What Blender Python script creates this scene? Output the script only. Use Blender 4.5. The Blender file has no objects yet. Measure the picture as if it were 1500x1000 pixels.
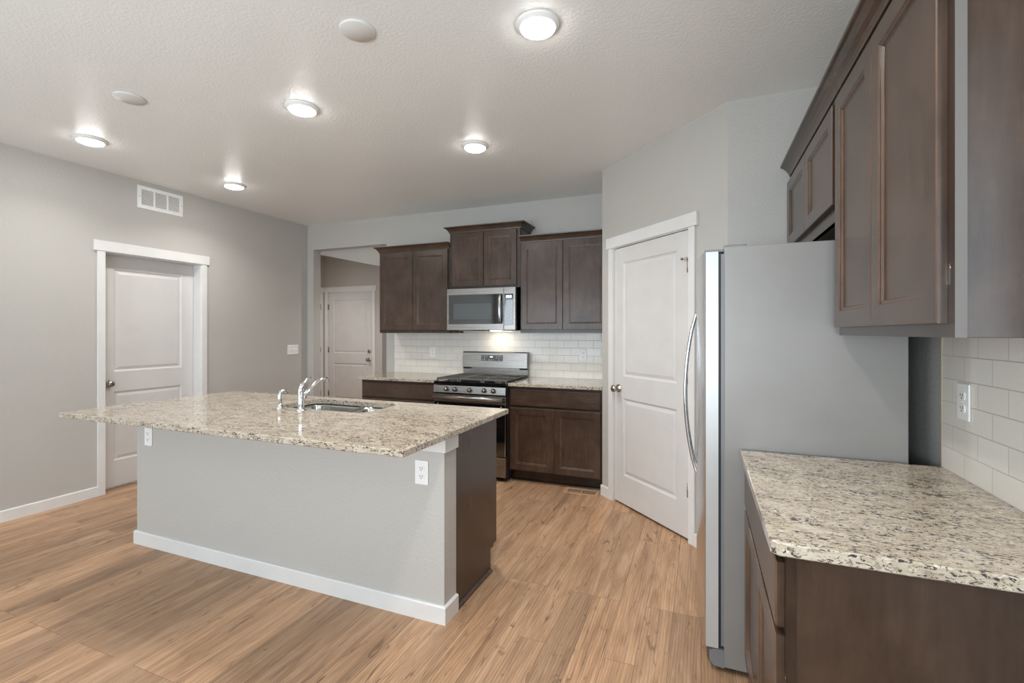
import bpy, bmesh, math, random
from mathutils import Vector, Matrix
random.seed(7)
S = bpy.context.scene
COL = S.collection
PI = math.pi

# ------------------------------------------------------------------ camera, world, daylight, exposure
H_CAM, YAW, F_PX = 1.372, math.radians(21.9), 690.0
cd = bpy.data.cameras.new('camera')
cd.sensor_fit = 'HORIZONTAL'; cd.sensor_width = 36.0
cd.lens = F_PX / 1500 * 36.0
cd.shift_y = -13.0 / 1500
cd.clip_start = 0.05
cam = bpy.data.objects.new('camera', cd); COL.objects.link(cam)
cam.location = (0, 0, H_CAM); cam.rotation_euler = (PI/2, 0, YAW)
S.camera = cam

S.view_settings.view_transform = 'Standard'
S.view_settings.look = 'None'
S.view_settings.gamma = 1.0
S.view_settings.use_curve_mapping = False
S.view_settings.exposure = 0.2
try:
    S.cycles.use_denoising = True
    S.cycles.denoiser = 'OPENIMAGEDENOISE'
    S.cycles.max_bounces = 10
    S.cycles.diffuse_bounces = 6
    S.cycles.glossy_bounces = 5
    S.cycles.transparent_max_bounces = 12
    S.cycles.sample_clamp_indirect = 6.0
    S.cycles.caustics_reflective = False
    S.cycles.caustics_refractive = False
    S.cycles.blur_glossy = 0.5
except Exception:
    pass

w = bpy.data.worlds.new('world'); S.world = w; w.use_nodes = True
bg = w.node_tree.nodes['Background']
bg.inputs[0].default_value = (0.72, 0.86, 1.0, 1); bg.inputs[1].default_value = 1.6

DAY = (0.80, 0.92, 1.0)
WARM = (1.0, 0.975, 0.945)
LAMP = 60.0           # glow of the ceiling lenses
LAMP_W = 6.5         # light each one throws down

def daylight(name, loc, sx, sz, power, rz=0.0, tilt=0.0):
    """daylight coming in through a window opening (faces +Y when rz = 0)"""
    l = bpy.data.lights.new(name, 'AREA'); l.shape = 'RECTANGLE'; l.size = sx; l.size_y = sz
    l.energy = power; l.color = DAY
    o = bpy.data.objects.new(name, l); COL.objects.link(o)
    o.location = loc; o.rotation_euler = (PI/2 + tilt, 0, rz)
    return o
REAR = -2.0
daylight('daylight_patio_door', (-3.36, REAR - 0.16, 1.2), 2.5, 2.2, 60, 0, 0.4)
daylight('daylight_rear_window', (-0.6, REAR - 0.16, 1.4), 1.8, 1.6, 98, 0, 0.85)
daylight('daylight_side_window', (0.78 + 0.16, -0.1, 1.6), 1.6, 1.4, 19, PI/2, 0.4)

# ------------------------------------------------------------------ dimensions (metres, camera at x=y=0)
CEIL = 2.743
XL, XR = -4.70, 0.78          # left and right walls
YB = 4.64                     # back wall of the kitchen
PA = Vector((-0.78, 3.995, 0))  # corner of the angled pantry wall
PB = Vector((0.145, 3.07, 0))
YF = 3.07                     # wall beside the refrigerator
CT, CTB = 0.91, 0.88          # countertop top and underside

# ------------------------------------------------------------------ materials
def lin(c):
    return tuple((v/255/12.92 if v/255 <= 0.04045 else ((v/255+0.055)/1.055)**2.4) for v in c)
M = {}
def mat(name):
    m = bpy.data.materials.new(name); m.use_nodes = True
    nt = m.node_tree
    return m, nt, nt.nodes['Principled BSDF']
def node(nt, t, **kw):
    n = nt.nodes.new(t)
    for k, v in kw.items(): setattr(n, k, v)
    return n
def setin(n, **kw):
    for k, v in kw.items():
        n.inputs[k.replace('_', ' ')].default_value = v
def coords(nt, scale=(1, 1, 1), rot=(0, 0, 0), loc=(0, 0, 0), kind='Object'):
    tc = node(nt, 'ShaderNodeTexCoord'); mp = node(nt, 'ShaderNodeMapping')
    mp.inputs['Scale'].default_value = scale; mp.inputs['Rotation'].default_value = rot
    mp.inputs['Location'].default_value = loc
    nt.links.new(tc.outputs[kind], mp.inputs['Vector'])
    return mp.outputs['Vector']
def noise(nt, vec, scale, detail=3, rough=0.5, dist=0.0):
    n = node(nt, 'ShaderNodeTexNoise'); setin(n, Scale=scale, Detail=detail, Roughness=rough, Distortion=dist)
    nt.links.new(vec, n.inputs['Vector']); return n
def ramp(nt, fac, stops, interp='LINEAR'):
    r = node(nt, 'ShaderNodeValToRGB'); r.color_ramp.interpolation = interp
    el = r.color_ramp.elements
    while len(el) < len(stops): el.new(0.5)
    for e, (p, c) in zip(el, stops):
        e.position = p; e.color = (c[0], c[1], c[2], 1) if len(c) == 3 else c
    nt.links.new(fac, r.inputs['Fac']); return r
def mix(nt, fac, a, b, mode='MIX'):
    n = node(nt, 'ShaderNodeMix', data_type='RGBA', blend_type=mode)
    for sock, v in ((n.inputs[0], fac), (n.inputs[6], a), (n.inputs[7], b)):
        if isinstance(v, (int, float)): sock.default_value = v
        elif isinstance(v, tuple): sock.default_value = (v[0], v[1], v[2], 1)
        else: nt.links.new(v, sock)
    return n.outputs[2]
def bump(nt, p, height, strength=0.2, dist=0.002):
    b = node(nt, 'ShaderNodeBump'); setin(b, Strength=strength, Distance=dist)
    nt.links.new(height, b.inputs['Height']); nt.links.new(b.outputs['Normal'], p.inputs['Normal']); return b
def simple(name, rgb, rough=0.5, metal=0.0, spec=0.5, coat=0.0):
    m, nt, p = mat(name)
    # faint procedural variation keeps flat paint from looking synthetic
    n = noise(nt, coords(nt), 6.0, 2)
    c = lin(rgb)
    lo = tuple(v*0.97 for v in c); hi = tuple(min(1, v*1.03) for v in c)
    r = ramp(nt, n.outputs['Fac'], [(0.3, lo), (0.7, hi)])
    nt.links.new(r.outputs['Color'], p.inputs['Base Color'])
    setin(p, Roughness=rough, Metallic=metal)
    p.inputs['Specular IOR Level'].default_value = spec
    p.inputs['Coat Weight'].default_value = coat
    M[name] = m; return m, nt, p

def plaster(name, rgb, rough, bstr, spec=0.4):
    m, nt, p = mat(name)
    v = coords(nt)
    n1 = noise(nt, v, 70.0, 3, 0.55, 0.4); n2 = noise(nt, v, 1.3, 2)
    c = lin(rgb)
    r = ramp(nt, n2.outputs['Fac'], [(0.3, tuple(x*0.985 for x in c)), (0.7, tuple(min(1, x*1.015) for x in c))])
    nt.links.new(r.outputs['Color'], p.inputs['Base Color'])
    setin(p, Roughness=rough); p.inputs['Specular IOR Level'].default_value = spec
    h = ramp(nt, n1.outputs['Fac'], [(0.42, (0, 0, 0)), (0.62, (1, 1, 1))])
    bump(nt, p, h.outputs['Color'], bstr, 0.0022)
    M[name] = m
plaster('wall_paint', (187, 184, 179), 0.45, 0.28)
plaster('ceiling_paint', (236, 237, 235), 0.33, 0.30, 0.5)
plaster('hall_paint', (186, 181, 175), 0.5, 0.2)
simple('cover_paint', (214, 212, 209), 0.4)
simple('white_trim', (222, 221, 219), 0.32)
simple('white_door', (210, 208, 206), 0.36)
simple('white_plastic', (238, 238, 236), 0.28)
simple('slot_dark', (45, 42, 40), 0.5)
simple('grille_white', (236, 236, 234), 0.35)
simple('void_dark', (30, 28, 27), 0.8)
simple('black_enamel', (14, 14, 15), 0.12)
simple('black_glass', (9, 10, 12), 0.035, spec=1.0, coat=1.0)
simple('screen_grey', (84, 88, 89), 0.12)
simple('cast_iron', (92, 89, 85), 0.55)
simple('gasket', (40, 40, 42), 0.6)
simple('grey_plastic', (120, 122, 124), 0.4)
simple('appliance_grey', (141, 138, 135), 0.4, 0.2)
simple('silver_paint', (196, 197, 197), 0.34, 0.35)
simple('nickel', (176, 168, 158), 0.22, 1.0)
simple('chrome', (225, 227, 230), 0.06, 1.0)
simple('register_tan', (188, 152, 122), 0.45)
simple('button_grey', (190, 190, 190), 0.4)
simple('tile_edge', (214, 190, 162), 0.5)

def emissive(name, rgb, strength):
    m = bpy.data.materials.new(name); m.use_nodes = True; nt = m.node_tree
    nt.nodes.remove(nt.nodes['Principled BSDF'])
    e = node(nt, 'ShaderNodeEmission'); e.inputs[0].default_value = (*rgb, 1); e.inputs[1].default_value = strength
    nt.links.new(e.outputs[0], nt.nodes['Material Output'].inputs[0]); M[name] = m
emissive('lens_light', WARM, LAMP)
emissive('hood_lens', (1.0, 0.9, 0.76), 60.0)
emissive('clock_display', (0.75, 0.95, 1.0), 1.4)

def brushed(name, rgb, rough, axis='x'):
    m, nt, p = mat(name)
    sc = {'x': (2, 300, 300), 'z': (300, 300, 2)}[axis]
    n = noise(nt, coords(nt, sc), 1.0, 2)
    c = lin(rgb)
    r = ramp(nt, n.outputs['Fac'], [(0.3, tuple(v*0.94 for v in c)), (0.7, c)])
    rr = ramp(nt, n.outputs['Fac'], [(0.3, (rough*0.8,)*3), (0.7, (rough*1.2,)*3)])
    nt.links.new(r.outputs['Color'], p.inputs['Base Color']); nt.links.new(rr.outputs['Color'], p.inputs['Roughness'])
    setin(p, Metallic=1.0); M[name] = m
brushed('steel', (156, 151, 146), 0.28, 'x')
brushed('steel_upright', (205, 206, 207), 0.2, 'z')
brushed('sink_steel', (196, 195, 192), 0.22, 'x')

def wood(name, grain='z', dark=1.0, rough=0.24):
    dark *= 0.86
    m, nt, p = mat(name)
    oi = node(nt, 'ShaderNodeObjectInfo')
    tc = node(nt, 'ShaderNodeTexCoord'); add = node(nt, 'ShaderNodeVectorMath', operation='ADD')
    mul = node(nt, 'ShaderNodeVectorMath', operation='MULTIPLY_ADD')
    nt.links.new(oi.outputs['Random'], mul.inputs[0]); mul.inputs[1].default_value = (7, 5, 9)
    nt.links.new(tc.outputs['Object'], mul.inputs[2])
    mp = node(nt, 'ShaderNodeMapping')
    mp.inputs['Scale'].default_value = {'z': (14, 14, 1.8), 'x': (1.8, 14, 14)}[grain]
    nt.links.new(mul.outputs[0], mp.inputs['Vector'])
    n1 = noise(nt, mp.outputs['Vector'], 3.0, 6, 0.6, 0.3)
    n2 = noise(nt, mul.outputs[0], 5.0, 4, 0.6, 0.5)        # blotchy maple stain
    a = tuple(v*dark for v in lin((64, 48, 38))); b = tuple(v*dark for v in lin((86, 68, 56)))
    r1 = ramp(nt, n1.outputs['Fac'], [(0.15, a), (0.85, b)])
    r2 = ramp(nt, n2.outputs['Fac'], [(0.3, (0.70, 0.69, 0.68)), (0.7, (1.28, 1.27, 1.26))])
    c = mix(nt, 1.0, r1.outputs['Color'], r2.outputs['Color'], 'MULTIPLY')
    nt.links.new(c, p.inputs['Base Color'])
    setin(p, Roughness=rough); p.inputs['Specular IOR Level'].default_value = 0.5
    bump(nt, p, n1.outputs['Fac'], 0.06, 0.001)
    M[name] = m
wood('cabinet_wood'); wood('cabinet_edge', 'z', 1.75); wood('shaded_frame_wood', 'z', 0.62); simple('frame_edge', (104, 99, 95), 0.5); wood('cabinet_wood_flat', 'x'); wood('cabinet_box', 'z', 0.85); wood('toe_wood', 'x', 0.55)  # face frame wood is darkened: shade between the fronts put into its colour

def granite():
    m, nt, p = mat('granite')
    v = coords(nt, (1, 2.0, 2.0), (0, 0, math.radians(24)))
    n0 = noise(nt, v, 14.0, 4, 0.6, 0.5)
    base = ramp(nt, n0.outputs['Fac'], [(0.30, lin((166, 153, 134))), (0.5, lin((187, 174, 155))), (0.70, lin((200, 190, 175)))])
    n1 = noise(nt, v, 60.0, 4, 0.6, 0.6)                   # soft tan / grey mottling
    m1 = ramp(nt, n1.outputs['Fac'], [(0.54, (0, 0, 0)), (0.64, (0.8, 0.8, 0.8))])
    c = mix(nt, m1.outputs['Color'], base.outputs['Color'], lin((142, 131, 118)))
    n4 = noise(nt, v, 55.0, 3, 0.5, 0.3)                   # pale quartz
    m4 = ramp(nt, n4.outputs['Fac'], [(0.30, (0.8, 0.8, 0.8)), (0.38, (0, 0, 0))])
    c = mix(nt, m4.outputs['Color'], c, lin((224, 219, 209)))
    n2 = noise(nt, v, 58.0, 5, 0.62, 1.3)                  # charcoal flecks, gathered in drifts
    nb = noise(nt, v, 9.0, 3, 0.6, 0.6)
    ad = node(nt, 'ShaderNodeMath', operation='MULTIPLY_ADD')
    nt.links.new(nb.outputs['Fac'], ad.inputs[0]); ad.inputs[1].default_value = 0.30
    nt.links.new(n2.outputs['Fac'], ad.inputs[2])
    m2 = ramp(nt, ad.outputs[0], [(0.70, (0, 0, 0)), (0.735, (1, 1, 1))])
    c = mix(nt, m2.outputs['Color'], c, lin((62, 58, 58)))
    n3 = noise(nt, v, 105.0, 3, 0.5, 0.4)
    m3 = ramp(nt, n3.outputs['Fac'], [(0.635, (0, 0, 0)), (0.68, (0.9, 0.9, 0.9))])
    c = mix(nt, m3.outputs['Color'], c, lin((84, 76, 71)))
    nt.links.new(c, p.inputs['Base Color'])
    setin(p, Roughness=0.07); p.inputs['Specular IOR Level'].default_value = 0.5
    M['granite'] = m
granite()

def tile(name, along):
    m, nt, p = mat(name)
    tc = node(nt, 'ShaderNodeTexCoord'); sx = node(nt, 'ShaderNodeSeparateXYZ'); cb = node(nt, 'ShaderNodeCombineXYZ')
    nt.links.new(tc.outputs['Object'], sx.inputs[0])
    nt.links.new(sx.outputs[along], cb.inputs['X']); nt.links.new(sx.outputs['Z'], cb.inputs['Y'])
    b = node(nt, 'ShaderNodeTexBrick', offset=0.5, squash=1.0)
    nt.links.new(cb.outputs[0], b.inputs['Vector'])
    setin(b, Scale=1.0); b.inputs['Brick Width'].default_value = 0.1524; b.inputs['Row Height'].default_value = 0.0770
    b.inputs['Mortar Size'].default_value = 0.0016; b.inputs['Mortar Smooth'].default_value = 0.25
    b.inputs['Color1'].default_value = (*lin((231, 226, 218)), 1); b.inputs['Color2'].default_value = (*lin((225, 220, 211)), 1)
    b.inputs['Mortar'].default_value = (*lin((188, 185, 180)), 1)
    nt.links.new(b.outputs['Color'], p.inputs['Base Color'])
    rr = ramp(nt, b.outputs['Fac'], [(0.0, (0.1,)*3), (1.0, (0.7,)*3)])
    nt.links.new(rr.outputs['Color'], p.inputs['Roughness'])
    inv = ramp(nt, b.outputs['Fac'], [(0.0, (1, 1, 1)), (1.0, (0, 0, 0))])
    bump(nt, p, inv.outputs['Color'], 0.5, 0.002)
    M[name] = m
tile('tile_back', 'X'); tile('tile_side', 'Y')

def floor_mat():
    m, nt, p = mat('oak_planks')
    tc = node(nt, 'ShaderNodeTexCoord'); sx = node(nt, 'ShaderNodeSeparateXYZ'); cb = node(nt, 'ShaderNodeCombineXYZ')
    nt.links.new(tc.outputs['Object'], sx.inputs[0])
    nt.links.new(sx.outputs['Y'], cb.inputs['X']); nt.links.new(sx.outputs['X'], cb.inputs['Y'])
    def brick(seam):
        b = node(nt, 'ShaderNodeTexBrick', offset=0.37, offset_frequency=3)
        nt.links.new(cb.outputs[0], b.inputs['Vector'])
        setin(b, Scale=1.0); b.inputs['Brick Width'].default_value = 1.22; b.inputs['Row Height'].default_value = 0.128
        b.inputs['Mortar Size'].default_value = seam; b.inputs['Mortar Smooth'].default_value = 0.1
        b.inputs['Color1'].default_value = (0, 0, 0, 1); b.inputs['Color2'].default_value = (1, 1, 1, 1)
        b.inputs['Mortar'].default_value = (0.5, 0.5, 0.5, 1)
        return b
    b = brick(0.0011)
    rnd = b.outputs['Color']
    mul = node(nt, 'ShaderNodeVectorMath', operation='MULTIPLY_ADD')
    nt.links.new(rnd, mul.inputs[0]); mul.inputs[1].default_value = (13, 7, 5); nt.links.new(cb.outputs[0], mul.inputs[2])
    mp = node(nt, 'ShaderNodeMapping'); mp.inputs['Scale'].default_value = (1.1, 11.0, 1.0)
    nt.links.new(mul.outputs[0], mp.inputs['Vector']); g = mp.outputs['Vector']
    n1 = noise(nt, g, 1.6, 5, 0.6, 0.9)        # broad figure
    mpf = node(nt, 'ShaderNodeMapping'); mpf.inputs['Scale'].default_value = (5.0, 130.0, 1.0)
    nt.links.new(mul.outputs[0], mpf.inputs['Vector'])
    n2 = noise(nt, mpf.outputs['Vector'], 1.6, 4, 0.6, 0.3)       # fine pores
    mpw = node(nt, 'ShaderNodeMapping'); mpw.inputs['Scale'].default_value = (0.85, 9.0, 1.0)
    nt.links.new(mul.outputs[0], mpw.inputs['Vector'])
    wv = node(nt, 'ShaderNodeTexWave', wave_type='BANDS', bands_direction='Y', wave_profile='SAW')   # cathedral grain
    nt.links.new(mpw.outputs['Vector'], wv.inputs['Vector'])
    setin(wv, Scale=2.6, Distortion=9.0, Detail=2.5); wv.inputs['Detail Scale'].default_value = 0.55; wv.inputs['Detail Roughness'].default_value = 0.6
    mp2 = node(nt, 'ShaderNodeMapping'); mp2.inputs['Scale'].default_value = (2.2, 9.0, 1.0)
    nt.links.new(mul.outputs[0], mp2.inputs['Vector'])
    n3 = noise(nt, mp2.outputs['Vector'], 2.3, 4, 0.6, 1.6)   # knots and dark streaks
    tone = ramp(nt, n1.outputs['Fac'], [(0.28, lin((146, 113, 87))), (0.5, lin((176, 140, 109))), (0.72, lin((197, 162, 131)))])
    gr = ramp(nt, wv.outputs['Fac'], [(0.0, (1.05, 1.05, 1.04)), (0.55, (1.0, 1.0, 1.0)), (0.9, (0.68, 0.64, 0.60)), (1.0, (0.80, 0.77, 0.74))])
    c = mix(nt, 0.75, tone.outputs['Color'], gr.outputs['Color'], 'MULTIPLY')
    fine = ramp(nt, n2.outputs['Fac'], [(0.3, (0.82, 0.80, 0.78)), (0.62, (1.07, 1.07, 1.07))])
    c = mix(nt, 1.0, c, fine.outputs['Color'], 'MULTIPLY')
    pl = ramp(nt, rnd, [(0.0, (0.80, 0.81, 0.82)), (0.5, (1.0, 1.0, 1.0)), (1.0, (1.20, 1.18, 1.15))])
    c = mix(nt, 1.0, c, pl.outputs['Color'], 'MULTIPLY')
    kn = ramp(nt, n3.outputs['Fac'], [(0.60, (0, 0, 0)), (0.70, (0.8, 0.8, 0.8))])
    c = mix(nt, kn.outputs['Color'], c, lin((98, 72, 54)))
    c = mix(nt, b.outputs['Fac'], c, lin((116, 90, 70)))
    nt.links.new(c, p.inputs['Base Color'])
    rr = ramp(nt, n2.outputs['Fac'], [(0.3, (0.46,)*3), (0.7, (0.36,)*3)])
    nt.links.new(rr.outputs['Color'], p.inputs['Roughness'])
    bump(nt, p, n2.outputs['Fac'], 0.06, 0.001)
    M['oak_planks'] = m
floor_mat()

def pane_mat():
    m = bpy.data.materials.new('window_glass'); m.use_nodes = True; nt = m.node_tree
    nt.nodes.remove(nt.nodes['Principled BSDF'])
    t = node(nt, 'ShaderNodeBsdfTransparent'); g = node(nt, 'ShaderNodeBsdfGlossy'); g.inputs['Roughness'].default_value = 0.02
    x = node(nt, 'ShaderNodeMixShader'); x.inputs[0].default_value = 0.06
    nt.links.new(t.outputs[0], x.inputs[1]); nt.links.new(g.outputs[0], x.inputs[2])
    nt.links.new(x.outputs[0], nt.nodes['Material Output'].inputs[0]); M['window_glass'] = m
pane_mat()

# ------------------------------------------------------------------ mesh helpers
def new(): return bmesh.new()
def obj(name, bm, m, parent=None, loc=None, rotz=None):
    """link a bmesh as ONE mesh object; m is a material name or a list of them"""
    bmesh.ops.recalc_face_normals(bm, faces=bm.faces)
    me = bpy.data.meshes.new(name); bm.to_mesh(me); bm.free()
    for k in (m if isinstance(m, (list, tuple)) else [m]): me.materials.append(M[k])
    o = bpy.data.objects.new(name, me); COL.objects.link(o)
    if parent is not None: o.parent = parent
    if loc is not None: o.location = loc
    if rotz is not None: o.rotation_euler = (0, 0, rotz)
    return o
def tag(o, label=None, cat=None, group=None, kind=None):
    for k, v in (('label', label), ('category', cat), ('group', group), ('kind', kind)):
        if v: o[k] = v
    return o
def thing(name, label, cat, loc=(0, 0, 0), rotz=0.0, group=None):
    o = bpy.data.objects.new(name, None); o.empty_display_size = 0.1; COL.objects.link(o)
    o.location = loc; o.rotation_euler = (0, 0, rotz)
    return tag(o, label, cat, group)
def struct(name, bm, m, parent=None, loc=None, rotz=None):
    o = obj(name, bm, m, parent, loc, rotz)
    if parent is None: o['kind'] = 'structure'
    return o

def box(bm, x0, x1, y0, y1, z0, z1, bev=0.0, mi=0, seg=1):
    vs = [bm.verts.new((x, y, z)) for z in (z0, z1) for x, y in ((x0, y0), (x1, y0), (x1, y1), (x0, y1))]
    fs = [bm.faces.new([vs[i] for i in f]) for f in
          ((3, 2, 1, 0), (4, 5, 6, 7), (0, 1, 5, 4), (1, 2, 6, 5), (2, 3, 7, 6), (3, 0, 4, 7))]
    for f in fs: f.material_index = mi
    if bev > 0:
        es = list({e for f in fs for e in f.edges})
        r = bmesh.ops.bevel(bm, geom=es, offset=bev, segments=seg, affect='EDGES', profile=0.5)
        for f in r['faces']: f.material_index = mi
def prism(bm, poly, fn, a, b, mi=0):
    """extrude a 2-D polygon: fn(u, v, t) -> xyz, from t=a to t=b"""
    A = [bm.verts.new(fn(u, v, a)) for u, v in poly]; B = [bm.verts.new(fn(u, v, b)) for u, v in poly]
    n = len(poly)
    fs = [bm.faces.new(A[::-1]), bm.faces.new(B)]
    fs += [bm.faces.new((A[i], A[(i+1) % n], B[(i+1) % n], B[i])) for i in range(n)]
    for f in fs: f.material_index = mi
def lathe(bm, prof, seg=24, axis='z', c=(0, 0, 0), mi=0, smooth=True):
    """revolve [(r, h)] about an axis through c"""
    def pt(r, h, a):
        x, y = r*math.cos(a), r*math.sin(a)
        v = {'z': (x, y, h), 'y': (x, h, y), 'x': (h, x, y)}[axis]
        return (v[0]+c[0], v[1]+c[1], v[2]+c[2])
    rows = []
    for r, h in prof:
        rows.append([bm.verts.new(pt(0, h, 0))] if r < 1e-6 else [bm.verts.new(pt(r, h, 2*PI*k/seg)) for k in range(seg)])
    for A, B in zip(rows, rows[1:]):
        for k in range(seg):
            q = (k+1) % seg
            if len(A) == 1 and len(B) == 1: continue
            vs = ((A[0], B[q], B[k]) if len(A) == 1 else (A[k], A[q], B[0]) if len(B) == 1 else (A[k], A[q], B[q], B[k]))
            f = bm.faces.new(vs); f.smooth = smooth; f.material_index = mi
    for R in (rows[0], rows[-1]):
        if len(R) > 1:
            f = bm.faces.new(R); f.material_index = mi
def tube(bm, pts, rad, seg=12, mi=0, flat=None):
    """sweep a circle (or an ellipse: flat=(a, b) factors) along points"""
    P = [Vector(p) for p in pts]; n = len(P)
    R = rad if isinstance(rad, (list, tuple)) else [rad]*n
    rows = []; prev = None
    for i in range(n):
        t = (P[min(i+1, n-1)] - P[max(i-1, 0)]).normalized()
        if prev is None:
            u = t.cross(Vector((0, 0, 1)))
            if u.length < 1e-3: u = t.cross(Vector((1, 0, 0)))
        else: u = prev - t*prev.dot(t)
        u.normalize(); v = t.cross(u); prev = u
        fa, fb = flat or (1, 1)
        rows.append([bm.verts.new(P[i] + (u*math.cos(a)*fa + v*math.sin(a)*fb)*R[i]) for a in (2*PI*k/seg for k in range(seg))])
    for A, B in zip(rows, rows[1:]):
        for k in range(seg):
            f = bm.faces.new((A[k], A[(k+1) % seg], B[(k+1) % seg], B[k])); f.smooth = True; f.material_index = mi
    for Rr in (rows[0], rows[-1]):
        f = bm.faces.new(Rr); f.material_index = mi
def arc(p0, p1, p2, n=12):
    """quadratic curve p0 -> p2 pulled towards p1"""
    p0, p1, p2 = Vector(p0), Vector(p1), Vector(p2)
    return [p0*(1-t)**2 + p1*2*t*(1-t) + p2*t*t for t in (k/n for k in range(n+1))]

def ring(bm, A, B, mi=0):
    n = len(A)
    for i in range(n):
        f = bm.faces.new((A[i], A[(i+1) % n], B[(i+1) % n], B[i])); f.material_index = mi
def rect(bm, x0, x1, z0, z1, y): return [bm.verts.new(p) for p in ((x0, y, z0), (x1, y, z0), (x1, y, z1), (x0, y, z1))]
CAB_RINGS = [(0.0, 0.0), (0.003, 0.0035), (0.009, 0.0045), (0.013, 0.0100), (0.015, 0.0105)]
DOOR_RINGS = [(0.0, 0.0), (0.006, 0.005), (0.014, 0.009), (0.02, 0.009), (0.042, 0.003)]
def slab(bm, x0, x1, z0, z1, yf, t, panels=(), rings=CAB_RINGS, edge=0.0025):
    """a door or drawer front facing -y: eased edges and moulded panels [(x0,x1,z0,z1)] stacked upwards"""
    e = edge
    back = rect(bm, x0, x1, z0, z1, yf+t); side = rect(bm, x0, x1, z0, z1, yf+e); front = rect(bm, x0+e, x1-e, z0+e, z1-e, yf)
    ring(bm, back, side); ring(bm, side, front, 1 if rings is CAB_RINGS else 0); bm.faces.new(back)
    if not panels:
        bm.faces.new(front); return
    px0, px1 = panels[0][0], panels[0][1]
    q = lambda a, b, c, d: bm.faces.new(rect(bm, a, b, c, d, yf))
    q(x0+e, px0, z0+e, z1-e); q(px1, x1-e, z0+e, z1-e)
    zs = [z0+e]
    for p in panels: zs += [p[2], p[3]]
    zs.append(z1-e)
    for a, b in zip(zs[0::2], zs[1::2]): q(px0, px1, a, b)
    for a, b, c, d in panels:
        prev = None
        for i, (ins, dep) in enumerate(rings):
            R = rect(bm, a+ins, b-ins, c+ins, d-ins, yf+dep)
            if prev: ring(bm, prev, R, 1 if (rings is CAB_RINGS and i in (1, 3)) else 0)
            prev = R
        bm.faces.new(prev)
    bmesh.ops.remove_doubles(bm, verts=bm.verts, dist=1e-5)

def round_rect(x0, x1, y0, y1, r, n=6):
    pts = []
    for cx, cy, a0 in ((x1-r, y1-r, 0), (x0+r, y1-r, PI/2), (x0+r, y0+r, PI), (x1-r, y0+r, 1.5*PI)):
        pts += [(cx + r*math.cos(a0 + PI/2*k/n), cy + r*math.sin(a0 + PI/2*k/n)) for k in range(n+1)]
    return pts
def counter_bm(poly, z0, z1, hole=None, e=0.003):
    """a stone slab: outline poly (ccw), eased edges, optional hole outline"""
    bm = new()
    n = len(poly)
    c = Vector((sum(p[0] for p in poly)/n, sum(p[1] for p in poly)/n))
    def inset(d):
        out = []
        for i in range(n):
            a, b, d2 = Vector(poly[i-1]), Vector(poly[i]), Vector(poly[(i+1) % n])
            n1 = Vector((-(b-a).y, (b-a).x)).normalized(); n2 = Vector((-(d2-b).y, (d2-b).x)).normalized()
            m = (n1+n2); m = m / max(m.dot(n1), 1e-4)
            out.append(b + m*d)
        return out
    top_o = [bm.verts.new((p.x, p.y, z1)) for p in inset(e)]
    s1 = [bm.verts.new((p[0], p[1], z1-e)) for p in poly]; s0 = [bm.verts.new((p[0], p[1], z0+e)) for p in poly]
    bot = [bm.verts.new((p.x, p.y, z0)) for p in inset(e)]
    ring(bm, s0, s1); ring(bm, s1, top_o); ring(bm, bot, s0)
    if hole:
        ht = [bm.verts.new((x, y, z1)) for x, y in hole]; hb = [bm.verts.new((x, y, z0)) for x, y in hole]
        ring(bm, ht, hb)
        for L, Hh in ((top_o, ht), (bot, hb)):
            es = [bm.edges.get((L[i], L[(i+1) % n])) or bm.edges.new((L[i], L[(i+1) % n])) for i in range(n)]
            k = len(Hh)
            es += [bm.edges.get((Hh[i], Hh[(i+1) % k])) or bm.edges.new((Hh[i], Hh[(i+1) % k])) for i in range(k)]
            bmesh.ops.triangle_fill(bm, edges=es, use_beauty=True)
    else:
        bm.faces.new(top_o); bm.faces.new(bot)
    return bm

# ------------------------------------------------------------------ the room shell
HX0, HY1 = -6.06, 7.4       # hall beyond the opening
b = new(); box(b, HX0-0.2, 1.0, REAR-0.6, HY1+0.1, -0.1, 0); struct('floor', b, 'oak_planks')
b = new(); box(b, XL-0.14, XR+0.14, REAR-0.14, YB+0.12, CEIL, CEIL+0.1); struct('ceiling', b, 'ceiling_paint')
# left wall with the door opening
D1Y0, D1Y1, D1Z = 2.425, 3.245, 2.055
b = new()
box(b, XL-0.14, XL, REAR-0.14, D1Y0-0.018, 0, CEIL); box(b, XL-0.14, XL, D1Y1+0.018, YB+0.12, 0, CEIL)
box(b, XL-0.14, XL, D1Y0-0.018, D1Y1+0.018, D1Z+0.018, CEIL)
struct('wall_left', b, 'wall_paint')
# back wall with the cased opening to the hall
OX0, OX1, OZ = -4.60, -3.475, 2.428
b = new()
box(b, XL, OX0, YB, YB+0.12, 0, CEIL); box(b, OX0, OX1, YB, YB+0.12, OZ, CEIL); box(b, OX1, XR+0.14, YB, YB+0.12, 0, CEIL)
struct('wall_back', b, 'wall_paint')
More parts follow.
